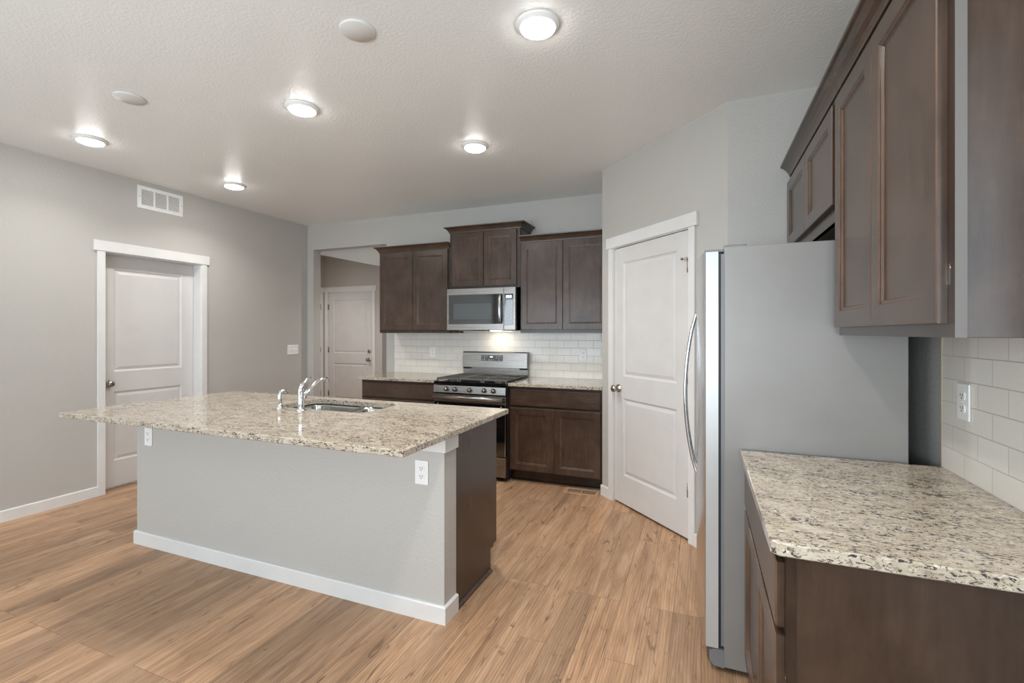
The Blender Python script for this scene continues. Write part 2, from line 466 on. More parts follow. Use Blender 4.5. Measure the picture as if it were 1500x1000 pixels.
# angled pantry wall (local x along the wall, faces -y), with its door opening
R2 = math.sqrt(2)
LD = (PB-PA).length
D2X0, D2X1, D2Z = 0.168, 0.998, 2.052
b = new()
box(b, 0.0, D2X0-0.018, 0, 0.12, 0, CEIL); box(b, D2X1+0.018, LD, 0, 0.12, 0, CEIL); box(b, D2X0-0.018, D2X1+0.018, 0, 0.12, D2Z+0.018, CEIL)
struct('wall_pantry', b, 'wall_paint', loc=PA, rotz=-PI/4)
b = new(); box(b, PA.x, PA.x+0.10, PA.y+0.04, YB, 0, CEIL); struct('wall_pantry_side', b, 'wall_paint')
b = new(); box(b, PB.x, XR, YF, YF+0.12, 0, CEIL); struct('wall_alcove', b, 'wall_paint')
W3 = (-0.9, 0.7, 0.9, 2.3)
b = new(); box(b, XR, XR+0.14, REAR-0.14, W3[0], 0, CEIL); box(b, XR, XR+0.14, W3[1], YB, 0, CEIL)
box(b, XR, XR+0.14, W3[0], W3[1], 0, W3[2]); box(b, XR, XR+0.14, W3[0], W3[1], W3[3], CEIL); struct('wall_right', b, 'wall_paint')
# rear wall (behind the camera) with a patio door and a window
W1, W2 = (-4.62, -2.1, 0.0, 2.3), (-1.5, 0.3, 0.6, 2.2)
b = new()
box(b, XL, W1[0], REAR-0.14, REAR, 0, CEIL); box(b, W1[0], W1[1], REAR-0.14, REAR, W1[3], CEIL)
box(b, W1[1], W2[0], REAR-0.14, REAR, 0, CEIL)
box(b, W2[0], W2[1], REAR-0.14, REAR, 0, W2[2]); box(b, W2[0], W2[1], REAR-0.14, REAR, W2[3], CEIL)
box(b, W2[1], XR, REAR-0.14, REAR, 0, CEIL)
struct('wall_rear', b, 'wall_paint')
for i, (x0, x1, z0, z1) in enumerate((W1, W2, W3)):
    b = new(); f = 0.06
    kw = dict(loc=(0, REAR, 0), rotz=0) if i < 2 else dict(loc=(XR, 0, 0), rotz=PI/2)
    for a, c, d, e in ((x0, x0+f, z0, z1), (x1-f, x1, z0, z1), (x0+f, x1-f, z0, z0+f), (x0+f, x1-f, z1-f, z1), ((x0+x1)/2-f/2, (x0+x1)/2+f/2, z0+f, z1-f)):
        box(b, a, c, -0.10, -0.03, d, e, 0.003)
    wn = struct('window_%d' % (i+1), b, 'white_trim', **kw)
    b = new(); box(b, x0+f, x1-f, -0.068, -0.062, z0+f, z1-f); obj('pane', b, 'window_glass', wn)
# the hall beyond the opening
def soff(x): return 2.702 - 0.2155*(x + 6.06)
b = new(); box(b, HX0-0.12, HX0, YB+0.12, 6.35, 0, 2.9); struct('wall_hall_left', b, 'hall_paint')
b = new(); box(b, HX0-0.12, XL-0.14, YB, YB+0.12, 0, 2.9); struct('wall_hall_front', b, 'hall_paint')
H3X0, H3X1, H3Z = -5.97, -5.035, 2.055
b = new()
box(b, HX0-0.12, H3X0-0.018, 6.35, 6.47, 0, 2.9); box(b, H3X1+0.018, -4.84, 6.35, 6.47, 0, 2.9); box(b, H3X0-0.018, H3X1+0.018, 6.35, 6.47, H3Z+0.018, 2.9)
struct('wall_hall_back', b, 'hall_paint')
b = new(); box(b, -4.96, -4.84, 6.47, HY1, 0, 2.9); box(b, -4.96, -3.2, HY1, HY1+0.12, 0, 2.9); struct('wall_hall_recess', b, 'hall_paint')
b = new(); box(b, -3.2, -3.08, YB+0.12, HY1+0.12, 0, 2.9); struct('wall_hall_right', b, 'hall_paint')
b = new(); prism(b, [(HX0, soff(HX0)), (-3.2, soff(-3.2)), (-3.2, 2.95), (HX0, 2.95)], lambda u, v, t: (u, t, v), YB+0.12, HY1)
struct('ceiling_hall', b, 'hall_paint')

# baseboards: white boards with a small ledge on top
def base_profile(bm, fn, a, b_):
    prism(bm, [(0, 0), (0.014, 0), (0.014, 0.078), (0.009, 0.084), (0, 0.084)], fn, a, b_)
b = new(); base_profile(b, lambda u, v, t: (XL+u, t, v), REAR, D1Y0-0.06); base_profile(b, lambda u, v, t: (XL+u, t, v), D1Y1+0.06, YB)
struct('baseboard_left', b, 'white_trim')
b = new(); base_profile(b, lambda u, v, t: (t, YB-u, v), XL+0.014, OX0); struct('baseboard_back', b, 'white_trim')
b = new(); base_profile(b, lambda u, v, t: (t, -u, v), -0.006, D2X0-0.06); base_profile(b, lambda u, v, t: (t, -u, v), D2X1+0.06, LD)
struct('baseboard_pantry', b, 'white_trim', loc=PA, rotz=-PI/4)
b = new(); base_profile(b, lambda u, v, t: (t, 6.35-u, v), H3X1+0.06, -4.84); struct('baseboard_hall', b, 'white_trim')

# door casings and jambs: local x along wall, front at y=0 facing -y
def casing(name, x0, x1, z1, loc, rotz, depth, m='white_trim', skip_left=False):
    b = new(); cw = 0.06
    for a, c in ((x0-cw, x0-0.005), (x1+0.005, x1+cw)):
        box(b, a, c, -0.016, 0.0, 0, z1+0.006, 0.002)
    box(b, x0-cw-0.024, x1+cw+0.024, -0.022, 0.0, z1+0.006, z1+0.094, 0.002)
    box(b, x0-0.017, x0, -0.002, depth, 0, z1); box(b, x1, x1+0.017, -0.002, depth, 0, z1); box(b, x0-0.017, x1+0.017, -0.002, depth, z1, z1+0.017)
    return struct(name, b, m, loc=loc, rotz=rotz)
def knob(parent, x, y, z, name='door_knob'):
    b = new()
    lathe(b, [(0.0, y+0.001), (0.033, y), (0.033, y-0.006), (0.014, y-0.012), (0.012, y-0.03), (0.024, y-0.038), (0.029, y-0.05), (0.026, y-0.062), (0.014, y-0.069), (0.0, y-0.07)], 20, 'y', (x, 0, z))
    return obj(name, b, 'nickel', parent)
def house_door(name, x0, x1, z0, z1, loc, rotz, y, knob_x, hinge_x=None, stop=False):
    b = new(); st = 0.115
    slab(b, x0, x1, z0, z1, y, 0.035, [(x0+st, x1-st, z0+0.225, z0+0.835), (x0+st, x1-st, z0+1.01, z1-0.12)], DOOR_RINGS, 0.002)
    d = struct(name, b, 'white_door', loc=loc, rotz=rotz)
    knob(d, knob_x, y, 0.925)
    if hinge_x is not None:
        for i, hz in enumerate((0.34, 1.08, 1.81)):
            b = new()
            tube(b, [(hinge_x, y-0.008, hz-0.045), (hinge_x, y-0.008, hz+0.045)], 0.0085, 10)
            box(b, hinge_x-0.014, hinge_x+0.012, y-0.004, y, hz-0.045, hz+0.045)
            if stop and i == 2:      # hinge-pin stop: an arm bent towards the door face
                tube(b, [(hinge_x, y-0.008, hz+0.040), (hinge_x, y-0.008, hz+0.056)], 0.010, 10); tube(b, [(hinge_x, y-0.008, hz+0.050), (hinge_x-0.038, y-0.026, hz+0.048)], 0.0055, 8); tube(b, [(hinge_x-0.036, y-0.025, hz+0.048), (hinge_x-0.044, y-0.029, hz+0.048)], 0.009, 8)
            obj('hinge', b, 'nickel', d)
    return d
# door 1 in the left wall: slab set back in a deep jamb
casing('trim_1', D1Y0, D1Y1, D1Z, (XL, 0, 0), PI/2, 0.14)
house_door('door_1', D1Y0+0.003, D1Y1-0.003, 0.018, D1Z-0.003, (XL, 0, 0), PI/2, 0.105, D1Y0+0.07)
b = new(); box(b, D1Y0, D1Y1, 0.10, 0.14, 0, 0.010, 0.002); struct('trim_2', b, 'oak_planks', loc=(XL, 0, 0), rotz=PI/2)
# door 2 in the angled pantry wall
casing('trim_3', D2X0, D2X1, D2Z, PA, -PI/4, 0.12)
house_door('door_2', D2X0+0.003, D2X1-0.004, 0.016, D2Z-0.004, PA, -PI/4, 0.004, D2X0+0.062, D2X1-0.004, True)
# door 3 at the end of the hall, with a deadbolt
casing('trim_4', H3X0, H3X1, H3Z, (0, 6.35, 0), 0, 0.12)
d3 = house_door('door_3', H3X0+0.003, H3X1-0.004, 0.016, H3Z-0.004, (0, 6.35, 0), 0, 0.01, H3X1-0.068, H3X0+0.004)
b = new(); lathe(b, [(0, 0.011), (0.031, 0.01), (0.031, 0.0), (0.02, -0.008), (0, -0.009)], 18, 'y', (H3X1-0.068, 0, 1.067)); box(b, H3X1-0.074, H3X1-0.062, -0.024, -0.006, 1.05, 1.085, 0.002)
obj('deadbolt', b, 'nickel', d3)
# door 4 in the hall's left wall, only its edge shows
casing('trim_5', 5.42, 6.262, 2.055, (HX0, 0, 0), PI/2, 0.02)
house_door('door_4', 5.423, 6.258, 0.016, 2.051, (HX0, 0, 0), PI/2, -0.006, 5.49, 6.258)

# ------------------------------------------------------------------ ceiling lamps, covers, grilles, plates
def downlight(t, power=LAMP_W):
    l = bpy.data.lights.new('downlight', 'AREA'); l.shape = 'DISK'; l.size = 0.13; l.energy = power; l.color = WARM; l.spread = math.radians(132)
    o = bpy.data.objects.new('downlight', l); COL.objects.link(o); o.parent = t; o.location = (0, 0, -0.033)
def lamp(x, y, label, power=LAMP_W):
    t = thing('recessed_light', label, 'ceiling light', (x, y, CEIL), 0, 'recessed ceiling lights')
    b = new(); lathe(b, [(0.100, 0.0), (0.100, -0.003), (0.094, -0.007), (0.082, -0.016), (0.077, -0.018)], 40)
    obj('trim_ring', b, 'white_plastic', t)
    b = new(); lathe(b, [(0.076, -0.016), (0.075, -0.021), (0.066, -0.026), (0.04, -0.029), (0.0, -0.030)], 40)
    obj('diffuser', b, 'lens_light', t)
    downlight(t, power)
lamp(-0.676, 1.99, 'lit round ceiling light nearest the dark upper cabinets, largest in view')
lamp(-2.26, 2.19, 'lit round ceiling light above the sink half of the granite island')
lamp(-4.03, 1.99, 'lit round ceiling light nearest the left white door and its wall', 4.5)
lamp(-4.03, 3.10, 'lit round ceiling light to the right of the white wall grille')
lamp(-1.543, 3.11, 'lit round ceiling light in front of the range and microwave cabinet', 10.0)
lamp(-0.36, 0.80, 'added unseen round ceiling light brightening the nearest granite counter', 10.0)  # added above the camera, out of view, to brighten the right counter
def cover(x, y, label):
    b = new(); lathe(b, [(0.080, 0.0), (0.080, -0.004), (0.074, -0.009), (0.0, -0.011)], 40)
    tag(obj('ceiling_cover', b, 'cover_paint', None, (x, y, CEIL)), label, 'cover', 'blank ceiling covers')
cover(-1.447, 1.722, 'unlit round blank ceiling cover beside the brightest lamp')
cover(-3.101, 1.722, 'unlit round blank ceiling cover above the left door side')

def grille():
    t = thing('air_grille', 'white rectangular return air grille high on the left wall above the door', 'vent', (XL, 2.669, 2.498), PI/2)
    W, Hh = 0.398, 0.203; b = new()
    f, mw = 0.032, 0.014
    xs = [f, f + (W-2*f-2*mw)/3, f + (W-2*f-2*mw)/3 + mw, f + 2*(W-2*f-2*mw)/3 + mw, f + 2*(W-2*f-2*mw)/3 + 2*mw, W-f]
    box(b, 0, W, -0.008, 0, 0, f, 0.002); box(b, 0, W, -0.008, 0, Hh-f, Hh, 0.002); box(b, 0, f, -0.008, 0, f, Hh-f, 0.001); box(b, W-f, W, -0.008, 0, f, Hh-f, 0.001)
    box(b, xs[1], xs[2], -0.007, 0, f, Hh-f); box(b, xs[3], xs[4], -0.007, 0, f, Hh-f)
    obj('frame', b, 'grille_white', t)
    for a, c in ((xs[0], xs[1]), (xs[2], xs[3]), (xs[4], xs[5])):
        b = new(); n = 12; h = (Hh-2*f)/n
        for k in range(n):
            z = f + k*h
            prism(b, [(-0.006, z+0.001), (-0.0045, z+0.0005), (-0.001, z+h*0.72), (-0.0025, z+h*0.78)], lambda u, v, q: (q, u, v), a, c)
        box(b, a, c, -0.0008, 0, f, Hh-f, mi=1)
        obj('louvers', b, ['grille_white', 'void_dark'], t)
    for x in (0.014, W-0.014):
        b = new(); lathe(b, [(0.004, -0.008), (0.004, -0.0095), (0, -0.0105)], 12, 'y', (x, 0, Hh/2)); obj('screw', b, 'nickel', t)
grille()

def outlet(label, loc, rotz, group='duplex wall outlets'):
    """duplex outlet, plate centred on loc"""
    t = thing('wall_outlet', label, 'outlet', loc, rotz, group)
    b = new(); box(b, -0.037, 0.037, -0.006, 0, -0.058, 0.058, 0.003, 0, 2); obj('plate', b, 'white_plastic', t)
    for dz in (-0.0195, 0.0195):
        b = new()
        prism(b, [(x, z+dz) for x, z in round_rect(-0.017, 0.017, -0.0135, 0.0135, 0.009, 4)], lambda u, v, q: (u, q, v), -0.0085, -0.005)
        box(b, -0.0075, -0.005, -0.0089, -0.0080, dz-0.002, dz+0.008, mi=1); box(b, 0.005, 0.0075, -0.0089, -0.0080, dz-0.002, dz+0.008, mi=1)
        lathe(b, [(0.0028, -0.0089), (0.0028, -0.0080)], 10, 'y', (0, 0, dz-0.0075), 1)
        obj('receptacle', b, ['white_plastic', 'slot_dark'], t)
    b = new(); lathe(b, [(0.003, -0.006), (0.003, -0.0072), (0, -0.0078)], 10, 'y'); obj('screw', b, 'white_plastic', t)
def switch():
    t = thing('light_switch', 'white three-gang toggle light switch plate on the left wall by the corner', 'light switch', (XL, 4.407, 1.161), PI/2)
    b = new(); box(b, -0.083, 0.083, -0.006, 0, -0.058, 0.058, 0.003, 0, 2); obj('plate', b, 'white_plastic', t)
    for x in (-0.046, 0, 0.046):
        b = new(); prism(b, [(-0.005, -0.011), (-0.005, 0.011), (-0.0075, 0.010), (-0.018, 0.004), (-0.017, -0.003), (-0.0075, -0.010)], lambda u, v, q: (q, u, v), x-0.0045, x+0.0045)
        obj('toggle', b, 'white_plastic', t)
switch()
outlet('white duplex outlet on the tile left of the range', (-2.831, YB-0.0095, 1.151), 0)
outlet('white duplex outlet on the tile right of the range', (-1.094, YB-0.0095, 1.147), 0)
outlet('white duplex outlet on the side wall tile above the nearest granite counter', (XR-0.0125, 1.902, 1.154), -PI/2)

def register():
    t = thing('floor_register', 'tan slotted floor register in the planks by the right base cabinet', 'vent', (-0.957, 3.990, 0))
    b = new(); x1, y1 = 0.150, 0.070; zt = 0.004
    for a, c, d, e in ((-x1, x1, -y1, -0.042), (-x1, x1, 0.042, y1), (-x1, -0.118, -0.042, 0.042), (0.118, x1, -0.042, 0.042), (-0.008, 0.008, -0.042, 0.042)):
        box(b, a, c, d, e, 0, zt)
    obj('frame', b, 'register_tan', t)
    b = new()
    for s in (-1, 1):
        for k in range(10):
            x = s*(0.008 + (k+1)*0.0100)
            box(b, x-0.0022, x+0.0022, -0.042, 0.042, 0.0005, 0.0035, mi=0)
    box(b, -0.118, 0.118, -0.042, 0.042, 0.0, 0.0006, mi=1)
    obj('slats', b, ['register_tan', 'void_dark'], t)
register()

# ------------------------------------------------------------------ kitchen island
IX0, IX1, IY0, IY1 = -3.42, -1.125, 1.942, 2.60
KW = 2.058      # back of the knee wall
isl = thing('kitchen_island', 'kitchen island with a grey painted knee wall and dark wood end panel', 'kitchen island', (-2.27, 2.25, 0))
def isl_obj(name, bm, m):
    o = obj(name, bm, m, isl); o.matrix_parent_inverse = Matrix.Translation((2.27, -2.25, 0)); return o
b = new(); box(b, IX0, IX1, IY0, KW, 0, CTB); tag(isl_obj('knee_wall', b, 'wall_paint'), 'grey painted knee wall')
b = new()
def mit(bm, prof, path):
    """sweep a (d, z) profile along [(x, y, ox, oy)]; d moves along (ox, oy)"""
    rows = [[bm.verts.new((x+ox*d, y+oy*d, z)) for d, z in prof] for x, y, ox, oy in path]
    n = len(prof)
    for A, B in zip(rows, rows[1:]):
        for k in range(n): bm.faces.new((A[k], A[(k+1) % n], B[(k+1) % n], B[k]))
    bm.faces.new(rows[0]); bm.faces.new(rows[-1][::-1])
BP = [(0, 0), (0.014, 0), (0.014, 0.078), (0.009, 0.084), (0, 0.084)]
mit(b, BP, [(IX0, KW, -1, 0), (IX0, IY0, -1, -1), (IX1, IY0, 1, -1), (IX1, KW, 1, 0)])
tag(isl_obj('baseboard', b, 'white_trim'), 'white baseboard')
b = new(); mit(b, [(0, 0.808), (0.013, 0.808), (0.013, CTB), (0, CTB)], [(IX0, KW, -1, 0), (IX0, IY0, -1, -1), (IX1, IY0, 1, -1), (IX1, KW, 1, 0)])
tag(isl_obj('apron_trim', b, 'white_trim'), 'white trim board under the countertop')
b = new(); prism(b, [(KW, 0), (2.472, 0), (2.472, 0.125), (2.487, 0.141), (2.555, 0.141), (2.555, CTB), (KW, CTB)], lambda u, v, t: (t, u, v), IX1-0.02, IX1-0.002)
tag(isl_obj('end_panel', b, 'cabinet_box'), 'dark wood end panel')
b = new(); prism(b, [(0, 0), (0.014, 0), (0.012, 0.009), (0.006, 0.015), (0, 0.018)], lambda u, v, t: (IX1-0.002+u, t, v), KW, 2.472)
isl_obj('shoe_moulding', b, 'cabinet_wood')
b = new(); box(b, IX0+0.004, IX1-0.022, KW, 2.555, 0.105, 0.66); box(b, IX0+0.004, IX1-0.022, KW, 2.08, 0.66, CTB); 
box(b, IX0+0.004, IX0+0.024, 2.08, 2.535, 0.66, CTB); box(b, IX0+0.02, IX1-0.03, KW, 2.47, 0, 0.105)
isl_obj('carcass', b, 'cabinet_box')
xa = IX0+0.01; n = 5; wd = (IX1-0.008-xa)/n
for k in range(n):
    b = new(); slab(b, xa+k*wd+0.003, xa+(k+1)*wd-0.003, 0.145, CTB-0.02, 0, 0.019, [(xa+k*wd+0.06, xa+(k+1)*wd-0.06, 0.205, CTB-0.08)])
    bmesh.ops.transform(b, matrix=Matrix.Rotation(PI, 4, 'Z') @ Matrix.Translation((-(2*xa+n*wd), -2.575, 0)), verts=b.verts)
    isl_obj('door', b, ['cabinet_wood', 'cabinet_edge'])
# outlets on the knee wall
outlet('white duplex outlet low on the right end of the island knee wall', (-1.2475, IY0, 0.7005), 0)
outlet('white duplex outlet tucked under the counter at the left end of the island', (-3.30, IY0, 0.703), 0)

SX0, SX1, SY0, SY1 = -2.49, -1.80, 2.185, 2.545
hole = round_rect(SX0, SX1, SY0, SY1, 0.06)
b = counter_bm([(-3.455, 1.554), (-1.086, 1.554), (-1.086, 2.645), (-3.455, 2.645)], CTB, CT, hole)
tag(obj('countertop', b, 'granite'), 'long speckled granite slab on the kitchen island with a sink cut-out', 'countertop', 'granite countertops')

sk = thing('sink', 'double bowl stainless undermount sink set into the island granite', 'sink', (-2.145, 2.365, 0.68))
def sk_obj(name, bm, m='sink_steel'):
    o = obj(name, bm, m, sk); o.matrix_parent_inverse = Matrix.Translation((2.145, -2.365, -0.68)); return o
def loft(bm, loops, smooth=True):
    rows = [[bm.verts.new((x, y, z)) for x, y in L] for L, z in loops]
    for A, B in zip(rows, rows[1:]):
        for i in range(len(A)):
            f = bm.faces.new((A[i], A[(i+1) % len(A)], B[(i+1) % len(A)], B[i])); f.smooth = smooth
    bm.faces.new(rows[-1])
DX = -2.07
for a, c in ((SX0-0.006, DX-0.012), (DX+0.012, SX1+0.006)):
    b = new(); y0, y1 = SY0-0.006, SY1+0.006
    g = 0.010
    loft(b, [(round_rect(a-g, c+g, y0-g, y1+g, 0.06), 0.8785), (round_rect(a, c, y0, y1, 0.055), 0.8785), (round_rect(a+0.004, c-0.004, y0+0.004, y1-0.004, 0.055), 0.86),
             (round_rect(a+0.010, c-0.010, y0+0.010, y1-0.010, 0.055), 0.72), (round_rect(a+0.02, c-0.02, y0+0.02, y1-0.02, 0.055), 0.695), (round_rect(a+0.05, c-0.05, y0+0.05, y1-0.05, 0.05), 0.685)])
    sk_obj('bowl', b)
    b = new(); lathe(b, [(0.042, 0.686), (0.042, 0.688), (0.03, 0.688), (0.026, 0.6865), (0, 0.6865)], 20, 'z', ((a+c)/2, (y0+y1)/2, 0)); sk_obj('drain', b, 'chrome')

fx, fy = -2.19, 2.112
fa = thing('faucet', 'chrome single-lever kitchen faucet standing behind the island sink', 'faucet', (fx, fy, CT))
b = new(); lathe(b, [(0.030, 0), (0.030, 0.006), (0.022, 0.010), (0.0185, 0.014), (0.0175, 0.09), (0.019, 0.12), (0.018, 0.135), (0.012, 0.146), (0, 0.149)], 24); obj('body', b, 'chrome', fa)
b = new(); tube(b, arc((0, 0.012, 0.065), (0, 0.10, 0.165), (0, 0.185, 0.176), 10) + [Vector((0, 0.205, 0.170)), Vector((0, 0.212, 0.155))], [0.0125]*9+[0.012, 0.0125, 0.0125, 0.012], 14); obj('spout', b, 'chrome', fa)
b = new(); tube(b, arc((0, -0.004, 0.135), (0, 0.012, 0.17), (0, 0.075, 0.192), 8), [0.014, 0.013, 0.012, 0.0105, 0.0095, 0.009, 0.008, 0.0075, 0.006], 12, 0, (1.25, 0.7)); obj('lever', b, 'chrome', fa)
sp = thing('side_sprayer', 'short chrome side sprayer with a bent head to the left of the faucet', 'sprayer', (-2.385, 2.135, CT))
b = new(); lathe(b, [(0.024, 0), (0.024, 0.006), (0.017, 0.011), (0.0145, 0.016), (0.0145, 0.03)], 20); obj('base', b, 'chrome', sp)
b = new(); tube(b, [(0, 0, 0.025), (0, 0, 0.06)] + arc((0, 0, 0.07), (0, 0.002, 0.108), (0, 0.04, 0.103), 8) + [Vector((0, 0.058, 0.092))], 0.0125, 14); obj('head', b, 'chrome', sp)

# ------------------------------------------------------------------ cabinets
def cabinet(name, label, cat, loc, rotz, wd, dp, z0, z1, fronts, toe=False, group=None, near_side=None, crown=None, bottom_light=False):
    t = thing(name, label, cat, loc, rotz, group)
    b = new(); box(b, 0, wd, 0, dp, z0, z1, 0.001)
    obj('carcass', b, 'cabinet_box', t)
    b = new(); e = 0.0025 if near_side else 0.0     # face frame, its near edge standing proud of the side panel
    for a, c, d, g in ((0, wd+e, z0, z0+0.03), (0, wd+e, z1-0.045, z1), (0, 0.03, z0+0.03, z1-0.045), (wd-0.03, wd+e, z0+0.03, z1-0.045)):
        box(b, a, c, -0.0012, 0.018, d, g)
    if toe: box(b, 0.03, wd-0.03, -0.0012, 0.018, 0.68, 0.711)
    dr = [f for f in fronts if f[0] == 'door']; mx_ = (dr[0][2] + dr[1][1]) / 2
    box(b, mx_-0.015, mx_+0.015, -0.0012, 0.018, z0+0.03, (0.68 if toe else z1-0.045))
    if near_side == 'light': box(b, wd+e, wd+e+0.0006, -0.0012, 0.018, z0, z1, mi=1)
    ff = obj('face_frame', b, ['shaded_frame_wood', 'frame_edge'], t)
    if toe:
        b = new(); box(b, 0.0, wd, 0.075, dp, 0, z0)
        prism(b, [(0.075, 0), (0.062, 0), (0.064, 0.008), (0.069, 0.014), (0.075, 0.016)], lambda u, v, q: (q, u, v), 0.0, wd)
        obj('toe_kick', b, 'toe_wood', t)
    for f in fronts:
        k, x0, x1, a, c = f[:5]
        b = new()
        if k == 'door':
            s = 0.056 if x1-x0 > 0.34 else 0.046
            slab(b, x0, x1, a, c, -0.0205, 0.019, [(x0+s, x1-s, a+s, c-s)])
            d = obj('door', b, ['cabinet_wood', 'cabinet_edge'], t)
            if len(f) > 5:     # hinge side x
                hx = f[5]
                for hz in (a+0.10, c-0.10):
                    bb = new(); box(bb, hx-0.006, hx+0.004, -0.0015, 0.004, hz-0.022, hz+0.022, 0.001); lathe(bb, [(0.004, -0.002), (0.004, 0.003), (0, 0.003)], 8, 'y', (hx+0.001, 0, hz+0.012)); obj('hinge', bb, 'nickel', d)
        else:
            slab(b, x0, x1, a, c, -0.0205, 0.019, (), edge=0.004)
            obj('drawer', b, ['cabinet_wood_flat', 'cabinet_edge'], t)
    if crown:
        zb, left, right = crown
        prof = [(0, zb), (0.006, zb), (0.008, zb+0.008), (0.013, zb+0.020), (0.024, zb+0.036), (0.040, zb+0.049), (0.050, zb+0.053), (0.052, zb+0.062), (0, zb+0.062)]
        path = []
        if left == 'return': path += [(0, dp, -1, 0), (0, 0, -1, -1)]
        elif left == 'stub': path += [(0, 0.0, -1, 0), (0, -0.0005, -1, -1)]
        else: path += [(0, 0, 0, -1)]
        if right == 'return': path += [(wd, 0, 1, -1), (wd, dp, 1, 0)]
        elif right == 'stub': path += [(wd, -0.0005, 1, -1), (wd, 0.0, 1, 0)]
        else: path += [(wd, 0, 0, -1)]
        b = new(); mit(b, prof, path)
        obj('crown_moulding', b, 'cabinet_wood_flat', t)
    return t
UB, UT = 1.368, 2.30
YU = 4.335                    # face of the back upper boxes
def two_doors(wd, a, c, m=0.012, gap=0.004, me=None):
    me = m if me is None else me
    return [('door', m, wd/2-gap/2, a, c), ('door', wd/2+gap/2, wd-me, a, c)]
cabinet('wall_cabinet', 'dark two-door wall cabinet left of the microwave', 'cabinet', (-3.335, YU, 0), 0, 0.89, YB-YU-0.002, UB, UT, two_doors(0.885, UB+0.033, 2.247), crown=(2.255, 'return', None), group='dark upper cabinets')
cabinet('wall_cabinet', 'short raised dark two-door cabinet above the microwave, tallest crown', 'cabinet', (-2.441, YU, 0), 0, 0.787, YB-YU-0.002, 1.822, 2.45, two_doors(0.787, 1.845, 2.395, 0.036, 0.008), crown=(2.404, 'return', 'return'), group='dark upper cabinets')
cabinet('wall_cabinet', 'dark two-door wall cabinet right of the microwave against the pantry corner', 'cabinet', (-1.652, YU, 0), 0, 0.868, YB-YU-0.002, UB, UT, two_doors(0.868, UB+0.033, 2.247, 0.012), crown=(2.255, None, None), group='dark upper cabinets')
YC = 4.04
cabinet('base_cabinet', 'dark base cabinet left of the range with one wide drawer', 'cabinet', (-3.335, YC, 0), 0, 0.918, YB-YC-0.002, 0.105, CTB, [('drawer', 0.014, 0.900, 0.706, 0.852)] + two_doors(0.914, 0.125, 0.685, 0.014), True, 'dark base cabinets')
cabinet('base_cabinet', 'dark base cabinet right of the range with wide drawer over two doors', 'cabinet', (-1.652, YC, 0), 0, 0.868, YB-YC-0.002, 0.105, CTB, [('drawer', 0.020, 0.850, 0.706, 0.852)] + two_doors(0.868, 0.118, 0.685, 0.018), True, 'dark base cabinets')
# right-hand run, facing -X: local x runs from far to near
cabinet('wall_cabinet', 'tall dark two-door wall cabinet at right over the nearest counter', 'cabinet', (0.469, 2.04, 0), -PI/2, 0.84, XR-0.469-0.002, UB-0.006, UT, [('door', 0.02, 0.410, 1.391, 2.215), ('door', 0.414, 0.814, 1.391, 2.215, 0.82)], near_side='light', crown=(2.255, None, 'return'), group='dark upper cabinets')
cabinet('wall_cabinet', 'short dark two-door cabinet mounted high above the refrigerator', 'cabinet', (0.469, YF-0.002, 0), -PI/2, YF-0.002-2.042, XR-0.469-0.002, 1.79, UT, [('door', 0.02, 0.512, 1.846, 2.215), ('door', 0.516, 1.006, 1.846, 2.215)], crown=(2.255, None, None), group='dark upper cabinets')
cabinet('base_cabinet', 'dark base cabinet nearest the camera beside the refrigerator', 'cabinet', (0.176, 2.045, 0), -PI/2, 0.845, XR-0.176-0.002, 0.105, CTB, [('drawer', 0.012, 0.828, 0.706, 0.852), ('door', 0.012, 0.418, 0.118, 0.685), ('door', 0.422, 0.828, 0.118, 0.685, 0.834)], True, 'dark base cabinets', near_side=True)

# countertops on the cabinets
b = counter_bm([(-3.362, 3.995), (-2.420, 3.995), (-2.420, YB-0.0005), (-3.362, YB-0.0005)], CTB, CT); tag(obj('countertop', b, 'granite'), 'granite slab on the base cabinet left of the range', 'countertop', 'granite countertops')
b = counter_bm([(-1.646, 3.995), (-0.784, 3.995), (-0.784, YB-0.0005), (-1.646, YB-0.0005)], CTB, CT); tag(obj('countertop', b, 'granite'), 'granite slab on the base cabinet right of the range', 'countertop', 'granite countertops')
b = counter_bm([(0.158, 1.180), (XR-0.0005, 1.180), (XR-0.0005, 2.058), (0.143, 2.058), (0.143, 1.194)], CTB, CT); tag(obj('countertop', b, 'granite'), 'nearest tan granite slab beside the refrigerator, cut at the corner', 'countertop', 'granite countertops')

# tiled backsplashes
b = new(); box(b, -3.354, -0.7805, -0.009, 0, 0, UB-CT); box(b, -2.420, -1.646, -0.009, 0, -0.05, 0); box(b, -2.44, -1.655, -0.009, 0, UB-CT, 1.43-CT)
struct('trim_6', b, 'tile_back', loc=(0, YB, CT))
b = new(); box(b, -0.012, 0, 1.2, 2.055, 0, 1.3615-CT); box(b, -0.0125, 0, 2.055, 2.060, 0, 1.3615-CT, mi=1)
struct('trim_7', b, ['tile_side', 'tile_edge'], loc=(XR, 0, CT))

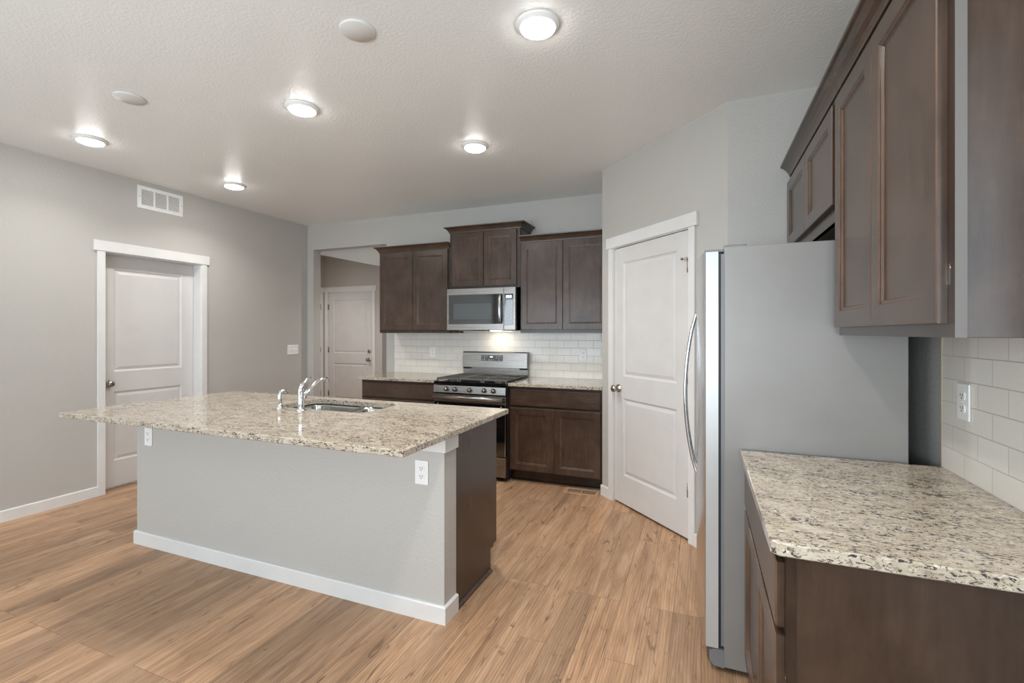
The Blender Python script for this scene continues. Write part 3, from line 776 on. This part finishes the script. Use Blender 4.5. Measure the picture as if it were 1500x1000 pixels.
# ------------------------------------------------------------------ range
rg = thing('gas_range', 'stainless freestanding gas range with five knobs between the base cabinets', 'stove', (-2.031, 3.97, 0))
hw = 0.377
b = new(); box(b, -hw, hw, 0.03, 0.645, 0.03, 0.895, 0.003); obj('body', b, 'gasket', rg)
b = new(); box(b, -hw-0.002, hw+0.002, -0.012, 0.60, 0.880, 0.905, 0.004); obj('cooktop', b, 'black_enamel', rg)
b = new(); prism(b, [(-0.004, 0.792), (-0.020, 0.800), (-0.012, 0.868), (0.03, 0.876), (0.03, 0.792)], lambda u, v, t: (t, u, v), -hw, hw); obj('control_panel', b, 'steel', rg)
for x in (-0.235, -0.142, 0.013, 0.164, 0.258):
    b = new(); lathe(b, [(0.024, -0.012), (0.024, -0.022), (0.020, -0.026), (0.0175, -0.046), (0.014, -0.050), (0, -0.050)], 22, 'y', (x, 0, 0.834))
    box(b, x-0.004, x+0.004, -0.056, -0.046, 0.820, 0.849, 0.0015, 1)
    obj('knob', b, ['steel', 'chrome'], rg)
od = obj('oven_door', (lambda bm: (box(bm, -hw, hw, -0.012, 0.03, 0.230, 0.712, 0.003), bm)[1])(new()), 'black_glass', rg)
b = new(); box(b, -hw, hw, -0.014, 0.03, 0.712, 0.786, 0.003); obj('door_rail', b, 'steel', od)
b = new(); tube(b, [(-hw+0.012, -0.052, 0.757), (0, -0.052, 0.757), (hw-0.018, -0.052, 0.757)], 0.020, 20, 0, (0.62, 1.0))
for s in (-1, 1): box(b, s*(hw-0.045)-0.012, s*(hw-0.045)+0.012, -0.046, -0.013, 0.745, 0.770, 0.002)
obj('handle', b, 'steel', od)
for s in (-1, 1):
    b = new(); box(b, s*hw - (0.008 if s > 0 else 0), s*hw + (0 if s > 0 else 0.008), -0.0135, -0.011, 0.235, 0.712); obj('door_edge', b, 'steel_upright', od)
    b = new(); lathe(b, [(0.006, -0.012), (0.006, -0.015), (0, -0.016)], 10, 'y', (s*(hw-0.045), 0, 0.690)); obj('screw', b, 'chrome', od)
b = new(); box(b, -hw, hw, -0.010, 0.03, 0.045, 0.222, 0.003); obj('drawer', b, 'steel', rg)
for x in (-hw+0.05, hw-0.05):
    for y in (0.06, 0.6):
        b = new(); lathe(b, [(0.016, 0), (0.016, 0.008), (0.010, 0.012), (0.010, 0.032)], 12, 'z', (x, y, 0)); obj('leg', b, 'gasket', rg)
# backguard
b = new(); prism(b, [(0.585, 0.90), (0.585, 0.985), (0.60, 0.985), (0.60, 1.0), (0.565, 1.004), (0.577, 1.158), (0.590, 1.168), (0.645, 1.168), (0.645, 0.90)], lambda u, v, t: (t, u, v), -hw+0.006, hw-0.006)
bgd = obj('backguard', b, 'steel', rg)
b = new(); prism(b, [(0.565, 1.072), (0.5695, 1.134), (0.5755, 1.134), (0.572, 1.072)], lambda u, v, t: (t, u, v), -0.147, 0.100); cp = obj('control_display', b, 'black_glass', bgd)
for (x, z) in [(-0.13, 1.122), (-0.105, 1.122), (-0.08, 1.122), (-0.105, 1.104), (-0.13, 1.084), (-0.105, 1.084), (-0.055, 1.084), (-0.028, 1.084), (0.035, 1.122), (0.035, 1.104), (0.06, 1.122), (0.06, 1.104), (0.06, 1.084), (0.085, 1.122), (0.085, 1.104), (0.085, 1.084)]:
    b = new(); yy = 0.565 + (z-1.072)/0.062*0.0045; box(b, x-0.006, x+0.006, yy-0.0012, yy+0.001, z-0.003, z+0.003); obj('button', b, 'button_grey', cp)
b = new(); box(b, -0.045, -0.012, 0.5668, 0.5690, 1.110, 1.122); obj('clock', b, 'clock_display', cp)
for s in (-1, 1):
    b = new(); box(b, s*(hw-0.05)-0.04, s*(hw-0.05)+0.04, 0.575, 0.587, 0.986, 1.001); obj('vent_slot', b, 'void_dark', bgd)
# three cast-iron grates and five burners
for x in (-0.25, 0.0, 0.25):
    b = new(); g = 0.121; y0, y1 = 0.03, 0.555; zt = 0.934; r = 0.007
    for a, c, d, e in ((x-g, x+g, y0, y0+2*r), (x-g, x+g, y1-2*r, y1), (x-g, x-g+2*r, y0+2*r, y1-2*r), (x+g-2*r, x+g, y0+2*r, y1-2*r), (x-g+2*r, x+g-2*r, (y0+y1)/2-r, (y0+y1)/2+r)):
        box(b, a, c, d, e, zt-0.014, zt, 0.002)
    for yc in ((0.16, 0.425) if x else (0.29,)):
        for dx in (-0.08, -0.04, 0.0, 0.04, 0.08):
            if x == 0: box(b, x+dx-0.005, x+dx+0.005, y0+2*r, y1-2*r, zt-0.012, zt, 0.001)
            else: box(b, x+dx-0.005, x+dx+0.005, yc-0.115, yc+0.115, zt-0.012, zt, 0.001)
    for dx in (-g+r, g-r):
        for yy in (y0+r, y1-r): box(b, x+dx-r, x+dx+r, yy-r, yy+r, 0.9035, zt-0.012)
    obj('grate', b, 'cast_iron', rg)
for x, y, r in ((-0.25, 0.16, 0.045), (-0.25, 0.425, 0.034), (0.0, 0.29, 0.05), (0.25, 0.16, 0.05), (0.25, 0.425, 0.034)):
    b = new(); lathe(b, [(r+0.012, 0.9035), (r+0.010, 0.908), (r, 0.910), (r, 0.915), (r-0.004, 0.918), (0, 0.919)], 24, 'z', (x, y, 0)); obj('burner', b, 'cast_iron', rg)

# ------------------------------------------------------------------ microwave
mw = thing('microwave', 'stainless over-the-range microwave with a black glass door hung under the short cabinet', 'microwave', (-2.049, 4.245, 1.392))
mh = 0.428; mx = 0.379
b = new(); box(b, -mx, mx, 0.03, YB-4.2545, 0, mh, 0.003); obj('body', b, 'black_enamel', mw)
b = new(); box(b, -mx, 0.253, -0.002, 0.03, 0.004, mh-0.002, 0.004, 0, 2); md = obj('door', b, 'steel', mw)
b = new(); box(b, -mx+0.022, 0.244, -0.0040, 0.001, 0.066, 0.362, 0.0015); gl = obj('door_glass', b, 'black_glass', md)
b = new()
for a, c, d, e in ((-0.305, 0.13, 0.108, 0.112), (-0.305, 0.13, 0.273, 0.277), (-0.305, -0.301, 0.112, 0.273), (0.126, 0.13, 0.112, 0.273)): box(b, a, c, -0.0052, -0.003, d, e)
obj('window_frame', b, 'slot_dark', gl)
b = new(); box(b, -0.301, 0.126, -0.0046, -0.0035, 0.112, 0.273); obj('window_screen', b, 'screen_grey', gl)
b = new(); tube(b, [(0.226, -0.004, 0.075)] + arc((0.226, -0.030, 0.085), (0.226, -0.062, 0.214), (0.226, -0.030, 0.343), 10) + [Vector((0.226, -0.004, 0.353))], 0.011, 12, 0, (1.1, 0.6)); obj('handle', b, 'steel_upright', md)
b = new()
tube(b, [(-0.008+0.016*math.cos(a), -0.0028, 0.389+0.008*math.sin(a)) for a in (2*PI*k/20 for k in range(18))], 0.0016, 6)
tube(b, [(-0.004, -0.0028, 0.391), (0.022, -0.0028, 0.393)], 0.0018, 6)
obj('badge', b, 'chrome', md)
b = new(); box(b, 0.256, mx, -0.002, 0.03, 0.004, mh-0.002, 0.004, 0, 2); mc = obj('control_panel', b, 'steel', mw)
b = new(); box(b, 0.264, 0.356, -0.0040, 0.001, 0.058, 0.358, 0.0015); kp = obj('keypad', b, 'black_glass', mc)
b = new(); box(b, 0.280, 0.340, -0.0050, -0.003, 0.318, 0.345); obj('clock', b, 'clock_display', kp)
for r in range(7):
    for c in range(3):
        b = new(); x = 0.283 + c*0.027; z = 0.095 + r*0.030; box(b, x-0.005, x+0.005, -0.0048, -0.003, z-0.003, z+0.003); obj('button', b, 'button_grey', kp)
b = new(); box(b, 0.02, 0.12, 0.20, 0.26, -0.003, 0.002, 0.001); obj('task_lamp', b, 'hood_lens', mw)
b = new()
for k in range(9): box(b, -0.30, -0.08, 0.10+k*0.022, 0.112+k*0.022, -0.003, 0.001)
obj('grease_filter', b, 'steel', mw)

# ------------------------------------------------------------------ refrigerator (local x: far to near, local y: world X)
FW, FT, FB = 0.905, 1.718, 0.022
fr = thing('refrigerator', 'side-by-side refrigerator with stainless doors and grey side in the alcove', 'refrigerator', (0.0, 2.985, 0), -PI/2)
b = new(); box(b, 0, FW, 0.085, 0.685, FB, FT, 0.003); tag(obj('cabinet_body', b, 'appliance_grey', fr), 'plain grey painted side')
split = 0.40
def fdoor(x0, x1):
    bm = new(); n = 14
    def yf(x): return 0.012 - 0.034*(1-((x-FW/2)/(FW/2))**2)**0.9
    fr_ = [(x0+0.004+(x1-x0-0.008)*k/n) for k in range(n+1)]
    poly = [(x0, 0.064), (x0, yf(fr_[0])+0.006)] + [(x, yf(x)) for x in fr_] + [(x1, yf(fr_[-1])+0.006), (x1, 0.064)]
    prism(bm, poly, lambda u, v, t: (u, v, t), 0.094, 1.700)
    return bm, yf
for x0, x1, hx in ((0.0, split-0.004, split-0.045), (split+0.004, FW, split+0.045)):
    bm, yf = fdoor(x0, x1)
    for f in bm.faces:
        f.normal_update()
        if abs(f.normal.x) > 0.95: f.material_index = 1
    d = obj('door', bm, ['steel_upright', 'silver_paint'], fr)
    y = yf(hx)
    b = new(); tube(b, [(hx, y+0.004, 0.672), (hx, y-0.004, 0.678)] + arc((hx, y-0.012, 0.700), (hx, y-0.098, 1.07), (hx, y-0.012, 1.44), 16)[1:-1] + [Vector((hx, y-0.004, 1.462)), Vector((hx, y+0.004, 1.468))], 0.0095, 12, 0, (1.3, 0.8)); obj('handle', b, 'chrome', d)
    b = new(); box(b, x0+0.006, x1-0.006, 0.064, 0.074, 0.10, 1.694); obj('gasket', b, 'gasket', d)
    b = new(); box(b, x0+0.004, x1-0.004, 0.074, 0.085, 0.105, 1.69); obj('liner_edge', b, 'grey_plastic', d)
for x in (0.02, FW-0.10):
    b = new(); box(b, x, x+0.08, 0.012, 0.085, 1.7005, 1.712, 0.002); box(b, x+0.004, x+0.07, 0.085, 0.17, 1.712, 1.730, 0.004); obj('hinge_cover', b, 'grey_plastic', fr)
b = new(); box(b, 0.004, FW-0.06, 0.032, 0.085, 0.028, 0.088, 0.004); obj('grille', b, 'slot_dark', fr)
for x in (0.0, FW-0.06):
    b = new(); prism(b, [(0.030, 0.042), (0.044, 0.023), (0.086, 0.018), (0.086, 0.090), (0.050, 0.090), (0.030, 0.08)], lambda u, v, t: (t, u, v), x+0.001, x+0.059); obj('foot_cover', b, 'grey_plastic', fr)
for x in (0.05, FW-0.05):
    for y in (0.12, 0.64):
        b = new(); lathe(b, [(0.02, 0), (0.02, 0.012), (0.012, 0.014), (0.012, 0.036)], 12, 'z', (x, y, 0)); obj('foot', b, 'gasket', fr)

# added lamps on the sloped soffit, out of sight, to brighten the hall
for lx, ly, lab in ((-3.75, 5.5, 'added unseen light at the low end of the sloped hall soffit'), (-5.3, 5.3, 'added unseen light at the high end of the sloped hall soffit')):
    hl = thing('added_soffit_light', lab, 'ceiling light', (lx, ly, soff(lx)), 0, 'added hall soffit lights')
    hl.rotation_euler = (0, math.atan(0.2155), 0)
    b = new(); lathe(b, [(0.10, 0.0), (0.10, -0.004), (0.078, -0.016)], 32); obj('trim_ring', b, 'white_plastic', hl)
    b = new(); lathe(b, [(0.076, -0.012), (0.074, -0.02), (0.04, -0.028), (0, -0.029)], 32); obj('diffuser', b, 'lens_light', hl)
    downlight(hl, 7.0)
